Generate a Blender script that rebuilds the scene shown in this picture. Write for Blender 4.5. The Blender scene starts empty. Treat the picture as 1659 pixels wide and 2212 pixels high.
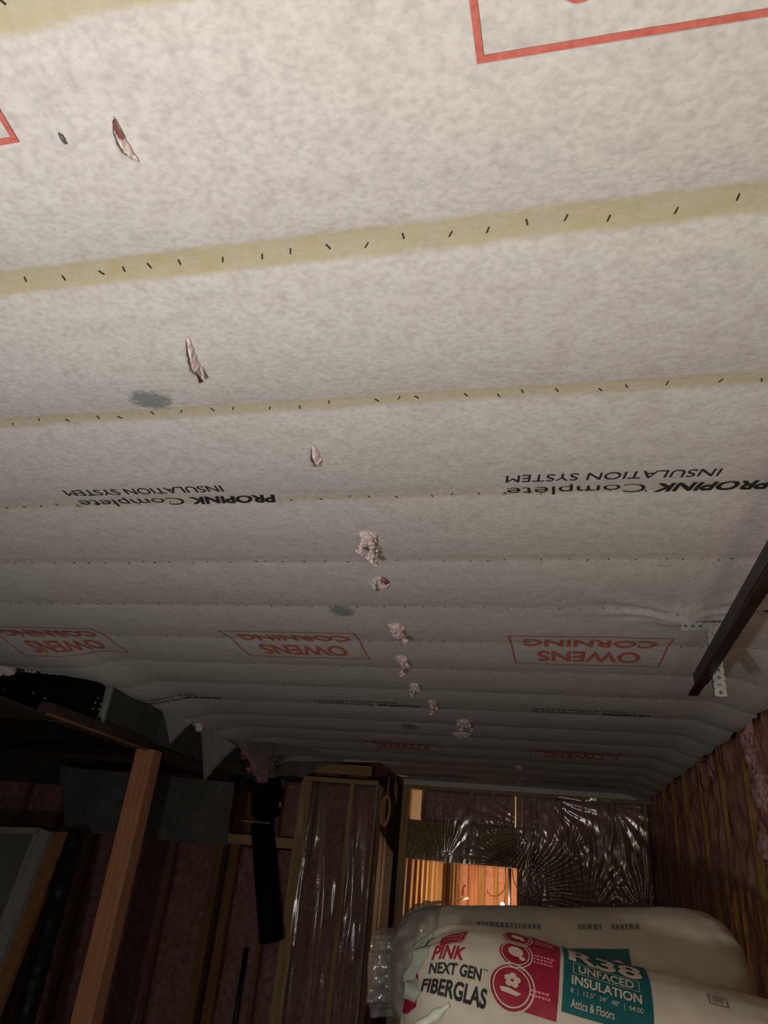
import bpy, bmesh, math, random
from mathutils import Vector, Matrix, noise
random.seed(7)
D = bpy.data
C = bpy.context.scene.collection
scene = bpy.context.scene

# ------------------------------------------------------------------ camera, light, exposure
F_PX, TILT, YAW, ROLL = 1530.5, 0.478896, -0.262714, 0.100785
CAM = Vector((0, 0, 1.55))
cy, sy = math.cos(YAW), math.sin(YAW)
FWD = Vector((sy * math.cos(TILT), cy * math.cos(TILT), math.sin(TILT)))
R0 = Vector((cy, -sy, 0)); U0 = R0.cross(FWD)
RGT = R0 * math.cos(ROLL) + U0 * math.sin(ROLL)
UPV = -R0 * math.sin(ROLL) + U0 * math.cos(ROLL)
cd = D.cameras.new('camera'); cam = D.objects.new('camera', cd); C.objects.link(cam)
cd.sensor_fit = 'VERTICAL'; cd.sensor_height = 24.0; cd.lens = F_PX / 2212 * 24.0
cd.clip_start = 0.02
m3 = Matrix((RGT, UPV, -FWD)).transposed()
cam.matrix_world = Matrix.Translation(CAM) @ m3.to_4x4()
scene.camera = cam

world = D.worlds.new('world'); scene.world = world
world.use_nodes = True
world.node_tree.nodes['Background'].inputs[0].default_value = (0.6, 0.45, 0.43, 1)
world.node_tree.nodes['Background'].inputs[1].default_value = 0.012

def lamp(name, kind, loc, power, color, size=0.1):
    l = D.lights.new(name, kind); l.energy = power; l.color = color
    if kind == 'POINT': l.shadow_soft_size = size
    o = D.objects.new(name, l); o.location = loc; C.objects.link(o); return o
# the hand-held work light that lights the garage, low and left of the camera
lamp('work_light', 'POINT', (-0.55, 0.08, 1.17), 57, (1.0, 0.955, 0.94), 0.05)
# added unseen yellow fill: warms the ceiling's right side and lifts the rear bag
lamp('yellow_fill', 'POINT', (0.35, -0.50, 1.50), 25, (1.0, 0.90, 0.60), 0.10)
# the warm bulb in the room beyond the far wall sits in the builder of that bulb
scene.view_settings.view_transform = 'Standard'
scene.view_settings.look = 'None'
scene.view_settings.exposure = 0.0
scene.view_settings.gamma = 1.0
scene.cycles.max_bounces = 8
scene.cycles.transparent_max_bounces = 16

# ------------------------------------------------------------------ helpers: a photograph pixel to a point of the room
def ray(x, y): return RGT * ((x - 829.5) / F_PX) - UPV * ((y - 1106) / F_PX) + FWD
def atY(x, y, Y): d = ray(x, y); return CAM + d * (Y / d.y)
def atX(x, y, X): d = ray(x, y); return CAM + d * (X / d.x)
def atZ(x, y, Z): d = ray(x, y); return CAM + d * ((Z - CAM.z) / d.z)
def nz(x, y=0, z=0): return noise.noise(Vector((x, y, z)))
def sm(a, b, x):
    t = max(0.0, min(1.0, (x - a) / (b - a))); return t * t * (3 - 2 * t)

# ------------------------------------------------------------------ materials
def nodes(name):
    m = D.materials.new(name); m.use_nodes = True
    return m, m.node_tree.nodes, m.node_tree.links, m.node_tree.nodes['Principled BSDF']
def rough_mat(name, c1, c2, scale=20, stretch=(1, 1, 1), rough=.85, bump=.3, dist=.005, detail=6, metallic=0, spec=.3):
    m, N, L, b = nodes(name)
    tc = N.new('ShaderNodeTexCoord'); mp = N.new('ShaderNodeMapping'); mp.inputs['Scale'].default_value = stretch
    L.new(tc.outputs['Object'], mp.inputs[0])
    n = N.new('ShaderNodeTexNoise'); n.inputs['Scale'].default_value = scale; n.inputs['Detail'].default_value = detail
    L.new(mp.outputs[0], n.inputs['Vector'])
    r = N.new('ShaderNodeValToRGB'); r.color_ramp.elements[0].position = .32; r.color_ramp.elements[1].position = .68
    r.color_ramp.elements[0].color = (*c1, 1); r.color_ramp.elements[1].color = (*c2, 1)
    L.new(n.outputs['Fac'], r.inputs[0]); L.new(r.outputs[0], b.inputs['Base Color'])
    b.inputs['Roughness'].default_value = rough; b.inputs['Metallic'].default_value = metallic
    b.inputs['Specular IOR Level'].default_value = spec
    if bump:
        bp = N.new('ShaderNodeBump'); bp.inputs['Strength'].default_value = bump; bp.inputs['Distance'].default_value = dist
        L.new(n.outputs['Fac'], bp.inputs['Height']); L.new(bp.outputs[0], b.inputs['Normal'])
    return m
def wood_mat(name, c1, c2, axis='Z', rough=.75):
    st = {'X': (.06, 1, 1), 'Y': (1, .06, 1), 'Z': (1, 1, .06)}[axis]
    return rough_mat(name, c1, c2, 55, st, rough, .25, .002, 5)
M = {}
M['wood'] = wood_mat('stud_wood', (.36, .22, .10), (.52, .34, .165))
M['wood_x'] = wood_mat('plate_wood', (.34, .21, .095), (.48, .32, .155), 'X')
M['wood_y'] = wood_mat('beam_wood', (.36, .20, .08), (.52, .31, .13), 'Y')
M['post'] = wood_mat('post_wood', (.33, .14, .07), (.44, .205, .105))
M['header'] = wood_mat('header_wood', (.26, .16, .085), (.40, .26, .14), 'X')
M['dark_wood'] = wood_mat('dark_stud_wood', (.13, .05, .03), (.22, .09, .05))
M['batt'] = rough_mat('pink_fibreglass', (.36, .17, .17), (.62, .38, .37), 34, rough=1, bump=.9, dist=.012, spec=.05)
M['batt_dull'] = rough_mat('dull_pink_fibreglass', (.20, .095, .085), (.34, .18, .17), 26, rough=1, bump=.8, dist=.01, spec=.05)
M['batt_right'] = rough_mat('brown_pink_fibreglass', (.32, .135, .10), (.60, .32, .25), 24, (1, 1, .35), rough=1, bump=1, dist=.014, spec=.05)
M['batt_lit'] = rough_mat('salmon_fibreglass', (.58, .28, .2), (.72, .40, .31), 18, rough=1, bump=.5, dist=.01, spec=.05)
M['fluff'] = rough_mat('pink_white_fluff', (.66, .50, .49), (.92, .80, .78), 90, rough=1, bump=1, dist=.006, spec=.05)
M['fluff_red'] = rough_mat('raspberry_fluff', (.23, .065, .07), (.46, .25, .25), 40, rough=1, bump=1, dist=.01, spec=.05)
M['galv'] = rough_mat('galvanised_steel', (.50, .54, .50), (.68, .72, .67), 30, rough=.42, bump=.05, dist=.001, metallic=.75)
M['duct'] = rough_mat('duct_steel', (.075, .08, .072), (.11, .115, .105), 9, rough=.5, bump=.05, dist=.001, metallic=.35)
M['duct_blue'] = rough_mat('blue_grey_duct_steel', (.10, .115, .12), (.14, .155, .16), 9, rough=.5, bump=.05, dist=.001, metallic=.35)
M['black'] = rough_mat('black_plastic', (.004, .004, .005), (.010, .010, .013), 12, rough=.35, bump=.5, dist=.01)
M['flexblack'] = rough_mat('black_flex_jacket', (.002, .002, .003), (.004, .004, .0055), 40, rough=.7, bump=.4, dist=.004, spec=.08)
M['track'] = rough_mat('dark_track_steel', (.016, .010, .008), (.035, .022, .018), 14, rough=.45, bump=.05, metallic=.2)
M['navy'] = rough_mat('navy_board', (.02, .024, .032), (.035, .04, .05), 12, rough=.9, bump=.2)
M['greyfab'] = rough_mat('grey_fabric', (.13, .122, .115), (.19, .178, .168), 45, (1, 1, .5), rough=1, bump=.2, dist=.002)
M['flapfab'] = rough_mat('flap_fabric', (.72, .71, .68), (.86, .85, .82), 60, rough=1, bump=.3, dist=.002)
M['wood_right'] = wood_mat('orange_stud_wood', (.26, .125, .04), (.40, .22, .08))
M['shaded_brown'] = rough_mat('dark_shaded_brown', (.028, .015, .011), (.05, .028, .02), 20, rough=.9, bump=.3)  # dark brown with shade put into it for wall end and beam
M['concrete'] = rough_mat('concrete', (.25, .24, .22), (.36, .34, .32), 6, rough=.9, bump=.2)
M['osb'] = rough_mat('brown_osb', (.20, .11, .06), (.34, .2, .11), 30, (1, .4, 1), rough=.9, bump=.2)
M['peach'] = rough_mat('drywall', (.74, .66, .56), (.78, .70, .60), 20, rough=.9, bump=.05)
M['white_trim'] = rough_mat('grey_white_trim', (.19, .183, .162), (.26, .25, .225), 30, rough=.6, bump=.1)
M['panel'] = rough_mat('greenish_panel', (.09, .09, .064), (.12, .12, .088), 10, rough=.8, bump=.05)
M['jamb'] = wood_mat('jamb_wood', (.16, .07, .028), (.25, .125, .05))
M['red'] = rough_mat('red_ink', (.52, .12, .095), (.64, .19, .15), 120, rough=.9, bump=0)
M['ink'] = rough_mat('black_ink', (.012, .012, .013), (.03, .03, .032), 120, rough=.9, bump=0)
M['staple'] = rough_mat('staple_steel', (.05, .045, .03), (.10, .09, .06), 50, rough=.5, bump=0, metallic=.5)
M['bag'] = rough_mat('white_bag_plastic', (.40, .355, .285), (.47, .42, .34), 14, rough=.5, bump=.12, dist=.006)
M['bagend'] = rough_mat('pale_green_white_plastic', (.46, .49, .41), (.58, .61, .53), 30, rough=.45, bump=.5, dist=.006)
M['magenta'] = rough_mat('magenta_ink', (.21, .006, .024), (.27, .010, .034), 60, rough=.5, bump=0)
M['logo_red'] = rough_mat('logo_red_ink', (.22, .014, .016), (.28, .02, .022), 60, rough=.5, bump=0)
M['teal'] = rough_mat('teal_ink', (.003, .068, .072), (.005, .092, .095), 60, rough=.5, bump=0)
M['cream'] = rough_mat('cream_print', (.46, .36, .28), (.52, .42, .33), 60, rough=.5, bump=0)
M['pinkprint'] = rough_mat('pink_print', (.60, .16, .20), (.66, .2, .25), 60, rough=.5, bump=0)
M['greyprint'] = rough_mat('grey_print', (.10, .10, .10), (.17, .17, .165), 90, rough=.6, bump=0)
M['rope'] = rough_mat('tan_rope', (.48, .30, .15), (.66, .45, .26), 70, rough=.8, bump=.4, dist=.003)

def film_mat(name, gloss=.30, haze=.05, tint=(.96, .95, .92), bump=.9, scale=9, spec=.6):
    m = D.materials.new(name); m.use_nodes = True
    N, L = m.node_tree.nodes, m.node_tree.links
    N.remove(N['Principled BSDF']); out = N['Material Output']
    tr = N.new('ShaderNodeBsdfTransparent'); tr.inputs[0].default_value = (*tint, 1)
    gl = N.new('ShaderNodeBsdfGlossy'); gl.inputs['Roughness'].default_value = .16
    df = N.new('ShaderNodeBsdfDiffuse'); df.inputs[0].default_value = (.7, .68, .62, 1)
    tc = N.new('ShaderNodeTexCoord'); n = N.new('ShaderNodeTexNoise'); n.inputs['Scale'].default_value = scale
    n.inputs['Detail'].default_value = 4; n.inputs['Distortion'].default_value = 1.2
    L.new(tc.outputs['Object'], n.inputs['Vector'])
    bp = N.new('ShaderNodeBump'); bp.inputs['Strength'].default_value = bump; bp.inputs['Distance'].default_value = .02
    L.new(n.outputs['Fac'], bp.inputs['Height']); L.new(bp.outputs[0], gl.inputs['Normal'])
    fr = N.new('ShaderNodeFresnel'); fr.inputs['IOR'].default_value = 1.5; L.new(bp.outputs[0], fr.inputs['Normal'])
    mu = N.new('ShaderNodeMath'); mu.operation = 'MULTIPLY_ADD'; mu.inputs[1].default_value = spec; mu.inputs[2].default_value = gloss * .25
    mu.use_clamp = True; L.new(fr.outputs[0], mu.inputs[0])
    a = N.new('ShaderNodeMixShader'); a.inputs[0].default_value = haze
    L.new(tr.outputs[0], a.inputs[1]); L.new(df.outputs[0], a.inputs[2])
    b = N.new('ShaderNodeMixShader'); L.new(mu.outputs[0], b.inputs[0])
    L.new(a.outputs[0], b.inputs[1]); L.new(gl.outputs[0], b.inputs[2]); L.new(b.outputs[0], out.inputs[0])
    return m
M['film'] = film_mat('clear_poly_film', .03, .02, bump=.4, scale=6, spec=.13)
M['film_soft'] = film_mat('soft_poly_film', .10, .07, (.95, .93, .88), bump=.25, scale=4)
M['film_haze'] = film_mat('hazy_poly_film', .45, .05, bump=.25, scale=3.5)
M['wrap'] = film_mat('clear_bag_wrap', .35, .16, (.85, .84, .8))

# ------------------------------------------------------------------ mesh helpers
def link(name, bm, mat, parent=None, smooth=False):
    me = D.meshes.new(name); bm.normal_update(); bm.to_mesh(me); bm.free()
    for m in (mat if isinstance(mat, (list, tuple)) else [mat]): me.materials.append(m)
    if smooth: me.polygons.foreach_set('use_smooth', [True] * len(me.polygons))
    o = D.objects.new(name, me); C.objects.link(o)
    if parent: o.parent = parent
    return o
def add_box(bm, a, b, bev=0.0):
    a, b = Vector(a), Vector(b)
    c, s = (a + b) / 2, b - a
    r = bmesh.ops.create_cube(bm, size=1, matrix=Matrix.Translation(c) @ Matrix.Diagonal((abs(s.x), abs(s.y), abs(s.z), 1)))
    if bev:
        vs = set(r['verts']); es = [e for e in bm.edges if e.verts[0] in vs and e.verts[1] in vs]
        bmesh.ops.bevel(bm, geom=es, offset=bev, segments=2, profile=.6, affect='EDGES')
def box(name, a, b, mat, parent=None, bev=.002):
    bm = bmesh.new(); add_box(bm, a, b, bev); return link(name, bm, mat, parent)
def add_tube(bm, pts, rad, seg=10, cap=True):
    pts = [Vector(p) for p in pts]; rings = []
    n = len(pts)
    t0 = (pts[1] - pts[0]).normalized()
    u = t0.orthogonal().normalized()
    for i, p in enumerate(pts):
        t = (pts[min(i + 1, n - 1)] - pts[max(i - 1, 0)]).normalized()
        u = (u - t * u.dot(t)).normalized(); v = t.cross(u)
        r = rad(i / (n - 1)) if callable(rad) else rad
        rings.append([bm.verts.new(p + (u * math.cos(k * 2 * math.pi / seg) + v * math.sin(k * 2 * math.pi / seg)) * r) for k in range(seg)])
    for i in range(n - 1):
        for k in range(seg):
            bm.faces.new((rings[i][k], rings[i][(k + 1) % seg], rings[i + 1][(k + 1) % seg], rings[i + 1][k]))
    if cap:
        bm.faces.new(rings[0][::-1]); bm.faces.new(rings[-1])
def tube(name, pts, rad, mat, parent=None, seg=10):
    bm = bmesh.new(); add_tube(bm, pts, rad, seg); return link(name, bm, mat, parent, True)
def grid(name, nu, nv, fn, mat, parent=None, smooth=True, thick=0):
    bm = bmesh.new()
    V = [[bm.verts.new(fn(i / nu, j / nv)) for j in range(nv + 1)] for i in range(nu + 1)]
    for i in range(nu):
        for j in range(nv):
            bm.faces.new((V[i][j], V[i + 1][j], V[i + 1][j + 1], V[i][j + 1]))
    if thick:
        bmesh.ops.solidify(bm, geom=bm.faces[:], thickness=thick)
    return link(name, bm, mat, parent, smooth)
def tag(o, label=None, cat=None, group=None, kind=None):
    if label: o['label'] = label
    if cat: o['category'] = cat
    if group: o['group'] = group
    if kind: o['kind'] = kind
    return o
def empty(name, loc=(0, 0, 0)):
    o = D.objects.new(name, None); o.empty_display_size = .05; C.objects.link(o); o.location = loc; return o
def keep(o, parent):                       # parent without moving
    o.parent = parent; o.matrix_parent_inverse = Matrix.Translation(-Vector(parent.location)); return o

# flat artwork (text, outlines, discs) that is then laid on a surface
def art_text(bm, txt, w, h, cx, cyy, bold=0.0, shear=0.0):
    c = D.curves.new('t', 'FONT'); c.body = txt; c.offset = bold; c.shear = shear; c.resolution_u = 6
    o = D.objects.new('t', c); C.objects.link(o)
    dg = bpy.context.evaluated_depsgraph_get(); dg.update()
    me = D.meshes.new_from_object(o.evaluated_get(dg))
    xs = [v.co.x for v in me.vertices]; ys = [v.co.y for v in me.vertices]
    x0, x1, y0, y1 = min(xs), max(xs), min(ys), max(ys)
    for v in me.vertices:
        v.co = Vector(((v.co.x - (x0 + x1) / 2) / (x1 - x0) * w + cx, (v.co.y - (y0 + y1) / 2) / (y1 - y0) * h + cyy, 0))
    bm.from_mesh(me); D.objects.remove(o); D.curves.remove(c); D.meshes.remove(me)
def art_poly(bm, pts):
    bm.faces.new([bm.verts.new((p[0], p[1], 0)) for p in pts])
def art_rect(bm, x0, y0, x1, y1): art_poly(bm, [(x0, y0), (x1, y0), (x1, y1), (x0, y1)])
def art_disc(bm, cx, cyy, rx, ry, n=36, hole=0.0):
    if not hole:
        art_poly(bm, [(cx + rx * math.cos(i * 2 * math.pi / n), cyy + ry * math.sin(i * 2 * math.pi / n)) for i in range(n)]); return
    for i in range(n):
        a, b = i * 2 * math.pi / n, (i + 1) * 2 * math.pi / n
        art_poly(bm, [(cx + rx * f * math.cos(t), cyy + ry * f * math.sin(t)) for f, t in ((1, a), (1, b), (hole, b), (hole, a))])
def art_stroke(bm, pts, w):
    for (x0, y0), (x1, y1) in zip(pts, pts[1:]):
        d = Vector((x1 - x0, y1 - y0)).normalized() * w / 2; nn = Vector((-d.y, d.x))
        art_poly(bm, [(x0 - d.x + nn.x, y0 - d.y + nn.y), (x0 - d.x - nn.x, y0 - d.y - nn.y), (x1 + d.x - nn.x, y1 + d.y - nn.y), (x1 + d.x + nn.x, y1 + d.y + nn.y)])
def lay(name, bm, fn, mat, parent, stepx, stepy):
    vs = bm.verts; x0, x1 = min(v.co.x for v in vs), max(v.co.x for v in vs); y0, y1 = min(v.co.y for v in vs), max(v.co.y for v in vs)
    for ax, a, b, st in ((0, x0, x1, stepx), (1, y0, y1, stepy)):
        k = math.ceil(a / st)
        while k * st < b:
            co = [0, 0, 0]; co[ax] = k * st; no = [0, 0, 0]; no[ax] = 1
            bmesh.ops.bisect_plane(bm, geom=bm.verts[:] + bm.edges[:] + bm.faces[:], dist=1e-6, plane_co=co, plane_no=no); k += 1
    bmesh.ops.triangulate(bm, faces=bm.faces[:])
    for v in bm.verts: v.co = fn(v.co.x, v.co.y)
    return link(name, bm, mat, parent)

# ------------------------------------------------------------------ the ceiling: fabric billowing between joists
S, SY0, HC = .4064, .7517, 2.4387
YF = 7.03                                   # far wall
def XW(y): return .915 - .042 * (y - 3.45)  # right wall
BRK = Vector((.415, 2.425, 0))
def ceil_z(x, y):
    u = (y - SY0) / S; n = math.floor(u); fr = u - n
    half = .022 if y < 1.9 else .008
    v = max(0.0, min(1.0, (fr * S - half) / (S - 2 * half)))
    A = (.020 if y < 1.2 else .016 if y < 1.6 else .013) * (.85 + .45 * nz(x * .55, n * 3.1, 2.0))
    z = HC - A * math.sin(math.pi * v) ** .72
    z += .0035 * nz(x * 3.2, y * 5.5, 1) * math.sin(math.pi * v) + .0012 * nz(x * 14, y * 22, 5)
    z += .0022 * nz(x * 2.1, y * 60, 9) * math.exp(-(min(fr, 1 - fr) * S / .05) ** 2) * (1 if y > 1.9 else .4)
    xw = XW(y)
    z -= .055 * sm(xw - .24, xw - .02, x) ** 1.3
    if y > 2.7: z -= .05 * sm(-2.12, -2.42, x) * sm(2.7, 3.2, y)
    d = Vector((x - BRK.x, y - BRK.y)); r = d.length
    if r < .8:
        th = math.atan2(d.y, d.x)
        z -= .032 * math.exp(-(r / .075) ** 2)
        z += .0055 * math.sin(11 * th + 1.0) * math.exp(-((r - .16) / .17) ** 2) * (1 if d.y < .05 else .25)
    return z
def left_edge(y):
    if y < 2.95: return -3.3
    if y < 3.55: return -3.3 + .86 * sm(2.95, 3.45, y)
    if y < 6.06: return -2.44 + .05 * nz(y * 5, 3)
    return -1.44
ys = []; y = -1.2
while y < YF:
    ys.append(y); y += .0145 if y > .2 else .04
ys.append(YF)
bm = bmesh.new(); rows = []; NXC = 120
for y in ys:
    xl = left_edge(y); xr = XW(y) - .012 + .022 * nz(y * 7, 1.7) + .012 * nz(y * 23, 4)
    rows.append([bm.verts.new((x, y, ceil_z(x, y))) for x in (xl + (xr - xl) * i / NXC for i in range(NXC + 1))])
for a, b in zip(rows, rows[1:]):
    for i in range(NXC): bm.faces.new((a[i], b[i], b[i + 1], a[i + 1]))
def ceiling_mat():
    m, N, L, b = nodes('white_ceiling_fabric')
    g = N.new('ShaderNodeNewGeometry'); sp = N.new('ShaderNodeSeparateXYZ'); L.new(g.outputs['Position'], sp.inputs[0])
    def math_(op, a, bb=None, c=None, clamp=False):
        n = N.new('ShaderNodeMath'); n.operation = op; n.use_clamp = clamp
        for k, v in enumerate((a, bb, c)):
            if v is None: continue
            if isinstance(v, (int, float)): n.inputs[k].default_value = v
            else: L.new(v, n.inputs[k])
        return n.outputs[0]
    def noise_(scale, detail=4, st=(1, 1, 1)):
        mp = N.new('ShaderNodeMapping'); mp.inputs['Scale'].default_value = st; L.new(g.outputs['Position'], mp.inputs[0])
        n = N.new('ShaderNodeTexNoise'); n.inputs['Scale'].default_value = scale; n.inputs['Detail'].default_value = detail
        L.new(mp.outputs[0], n.inputs['Vector']); return n.outputs['Fac']
    def mix_(fac, a, bb):
        n = N.new('ShaderNodeMix'); n.data_type = 'RGBA'
        if isinstance(fac, float): n.inputs[0].default_value = fac
        else: L.new(fac, n.inputs[0])
        for k, v in ((6, a), (7, bb)):
            if isinstance(v, tuple): n.inputs[k].default_value = (*v, 1)
            else: L.new(v, n.inputs[k])
        return n.outputs[2]
    fine = noise_(95, 5, (.8, 1, 1)); mid = noise_(26, 4); big = noise_(3, 2)
    r = N.new('ShaderNodeValToRGB'); L.new(fine, r.inputs[0])
    e = r.color_ramp.elements; e[0].position = .28; e[0].color = (.55, .53, .51, 1); e[1].position = .60; e[1].color = (.68, .655, .63, 1)
    r2 = N.new('ShaderNodeValToRGB'); L.new(mid, r2.inputs[0])
    e = r2.color_ramp.elements; e[0].position = .30; e[0].color = (.90, .885, .88, 1); e[1].position = .58; e[1].color = (1, 1, 1, 1)
    mul = N.new('ShaderNodeMix'); mul.data_type = 'RGBA'; mul.blend_type = 'MULTIPLY'; mul.inputs[0].default_value = 1
    L.new(r.outputs[0], mul.inputs[6]); L.new(r2.outputs[0], mul.inputs[7]); col = mul.outputs[2]
    # joist wood showing yellow where the fabric is stapled tight
    u = math_('DIVIDE', math_('SUBTRACT', sp.outputs[1], SY0), S)
    dd = math_('MULTIPLY', math_('ABSOLUTE', math_('SUBTRACT', u, math_('ROUND', u))), S)
    w = N.new('ShaderNodeMapRange'); L.new(sp.outputs[1], w.inputs[0])
    w.inputs[1].default_value = .6; w.inputs[2].default_value = 2.1; w.inputs[3].default_value = .037; w.inputs[4].default_value = .007
    wn = math_('ADD', w.outputs[0], math_('MULTIPLY', math_('SUBTRACT', noise_(14, 3), .5), .02))
    band = math_('DIVIDE', math_('SUBTRACT', wn, dd), .013, clamp=True)
    band = math_('MULTIPLY', band, math_('MULTIPLY_ADD', mid, .9, .3, clamp=True))
    fade = N.new('ShaderNodeMapRange'); L.new(sp.outputs[1], fade.inputs[0])
    fade.inputs[1].default_value = .7; fade.inputs[2].default_value = 2.2; fade.inputs[3].default_value = .95; fade.inputs[4].default_value = .35
    col = mix_(math_('MULTIPLY', band, fade.outputs[0]), col, (.50, .425, .23))
    # grey green stains
    for sx, sy_, rx, ry in ((-.845, 1.10, .052, .042), (-.775, 2.425, .05, .05), (-.905, 4.51, .055, .07)):
        ex = math_('DIVIDE', math_('SUBTRACT', sp.outputs[0], sx), rx); ey = math_('DIVIDE', math_('SUBTRACT', sp.outputs[1], sy_), ry)
        q = math_('ADD', math_('MULTIPLY', ex, ex), math_('MULTIPLY', ey, ey))
        q = math_('ADD', q, math_('MULTIPLY', math_('SUBTRACT', fine, .5), 2.2))
        k = math_('MULTIPLY', math_('SUBTRACT', 1.2, q), 1.3, clamp=True)
        col = mix_(math_('MULTIPLY', k, .75), col, (.16, .20, .19))
    L.new(col, b.inputs['Base Color']); b.inputs['Roughness'].default_value = 1; b.inputs['Specular IOR Level'].default_value = .1
    bp = N.new('ShaderNodeBump'); bp.inputs['Strength'].default_value = .3; bp.inputs['Distance'].default_value = .004
    L.new(fine, bp.inputs['Height']); L.new(bp.outputs[0], b.inputs['Normal'])
    return m
M['ceiling'] = ceiling_mat()
ceiling = tag(link('ceiling', bm, M['ceiling'], None, True), kind='structure')

def on_ceiling(off): return lambda x, y: Vector((-x, y, ceil_z(-x, y) - off))
# red banner prints and black words; text runs to -X and its top points to the far wall
def banner(x0, x1, yt, yb, words=True):
    bm = bmesh.new(); w = .0065 if yt > 1 else .0085
    q = [(-x1 - .008, yt), (-x0 + .006, yt), (-x0 - .004, yb), (-x1 + .008, yb)]
    art_stroke(bm, q + [q[0]], w)
    if words:
        c = -(x0 + x1) / 2; h = yb - yt
        art_text(bm, 'OWENS', .40, h * .36, c - .005, yt + h * .70, .022)
        art_text(bm, 'CORNING', .50, h * .27, c - .005, yt + h * .27, .022)
    return lay('printed_banner', bm, on_ceiling(.0025), M['red'], ceiling, .08, .0145)
for k in (0, 1): banner(-1.29 + 1.215 * k, -.71 + 1.215 * k, .15, .494)
for k in (-1, 0, 1): banner(-1.382 + 1.215 * k, -.80 + 1.215 * k, 2.665, 3.012)
for k in (0, 1): banner(-1.40 + 1.215 * k, -.82 + 1.215 * k, 5.02, 5.37)
def words(x0, x1, y0):
    bm = bmesh.new(); W = x1 - x0
    art_text(bm, 'PROPINK', W * .42, .044, -x1 + W * .21, y0 + .086, .035, .25)
    art_text(bm, 'Complete', W * .53, .054, -x0 - W * .285, y0 + .080, -.004, .0); art_text(bm, 'TM', W * .012, .008, -x0 - W * .006, y0 + .10)
    art_text(bm, 'INSULATION SYSTEM', W * .78, .038, -x0 - W * .41, y0 + .012, 0, .12)
    return lay('printed_words', bm, on_ceiling(.0025), M['ink'], ceiling, .08, .0145)
for k in (0, 1): words(-1.335 + 1.215 * k, -.72 + 1.215 * k, 1.47)
for k in (-1, 0, 1): words(-1.35 + 1.215 * k, -.735 + 1.215 * k, 3.86)
for k in (0, 1): words(-1.36 + 1.215 * k, -.745 + 1.215 * k, 6.52)
bm = bmesh.new(); art_rect(bm, -.715, 2.375, -.66, 2.385); lay('printed_mark', bm, on_ceiling(.0025), M['ink'], ceiling, .08, .0145)
# staples: a hundred that show largest are parts of their own, the rest one part
def staple_bm(bm, x, y, a, l=.009):
    c = Vector((x, y, ceil_z(x, y) - .0015)); d = Vector((math.cos(a), math.sin(a), 0)) * l / 2; p = Vector((-d.y, d.x, 0)).normalized() * .0008
    t = Vector((0, 0, .0016))
    v = [bm.verts.new(c + s * d + q * p + w * t) for s in (-1, 1) for q in (-1, 1) for w in (-1, 0)]
    for f in ((0, 2, 6, 4), (1, 5, 7, 3), (0, 1, 3, 2), (4, 6, 7, 5), (0, 4, 5, 1), (2, 3, 7, 6)): bm.faces.new([v[i] for i in f])
spots = []
for n in range(-1, 9):
    yy = SY0 + n * S; x = -1.0 - .5 * (n + 1)
    while x < XW(yy) - .12:
        spots.append((n, x + random.uniform(-.012, .012), yy + random.uniform(-.006, .006), math.pi / 2 + random.uniform(-.7, .7))); x += random.choice((.05, .065, .07, .085))
rest = bmesh.new(); made = 0
for n, x, yy, a in spots:
    vis = n in (0, 1, 2) and x > (-1.0 if n == 0 else -1.25 if n == 1 else -1.3)
    if vis and made < 96:
        bm = bmesh.new(); staple_bm(bm, x, yy, a, .011 if n < 2 else .010); link('staple', bm, M['staple'], ceiling); made += 1
    else: staple_bm(rest, x, yy, a, .010)
tag(link('staples', rest, M['staple'], ceiling), kind='stuff')

# ------------------------------------------------------------------ floor and the shell
tag(box('floor', (-7, -2.0, -.1), (2.2, 11.0, 0), M['concrete'], None, 0), kind='structure')

def batt_bm(bm, w, h, depth, seed, axis, origin, amp=.02):
    """a soft slab of fibreglass w wide and h high, its soft face towards -axis of the wall"""
    nu, nv = max(4, int(w / .03)), max(6, int(h / .04))
    ox, oy, oz = origin
    def P(i, j, back):
        u, v = i / nu, j / nv
        e = min(u, 1 - u, ) * w
        d = amp * (nz(u * w * 9 + seed, v * h * 5, seed) + .6 * nz(u * w * 23, v * h * 13 + seed, 3)) - .018 * math.exp(-(e / .025) ** 2)
        f = depth if back else -d
        if axis == 'Y': return (ox + u * w, oy + f, oz + v * h)
        return (ox + f, oy + u * w, oz + v * h)
    Fv = [[bm.verts.new(P(i, j, 0)) for j in range(nv + 1)] for i in range(nu + 1)]
    Bv = [[bm.verts.new(P(i, j, 1)) for j in (0, nv)] for i in (0, nu)]
    for i in range(nu):
        for j in range(nv): bm.faces.new((Fv[i][j], Fv[i + 1][j], Fv[i + 1][j + 1], Fv[i][j + 1]))
    b = Bv; bm.faces.new((b[0][0], b[0][1], b[1][1], b[1][0]))
    bm.faces.new([Fv[0][j] for j in range(nv + 1)] + [b[0][1], b[0][0]])
    bm.faces.new([Fv[nu][j] for j in range(nv, -1, -1)] + [b[1][0], b[1][1]])
    bm.faces.new([Fv[i][0] for i in range(nu, -1, -1)] + [b[0][0], b[1][0]])
    bm.faces.new([Fv[i][nv] for i in range(nu + 1)] + [b[1][1], b[0][1]])
def batt(w, h, depth, seed, axis, origin, mat, parent, amp=.02):
    bm = bmesh.new(); batt_bm(bm, w, h, depth, seed, axis, origin, amp); return link('insulation_batt', bm, mat, parent, True)

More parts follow.
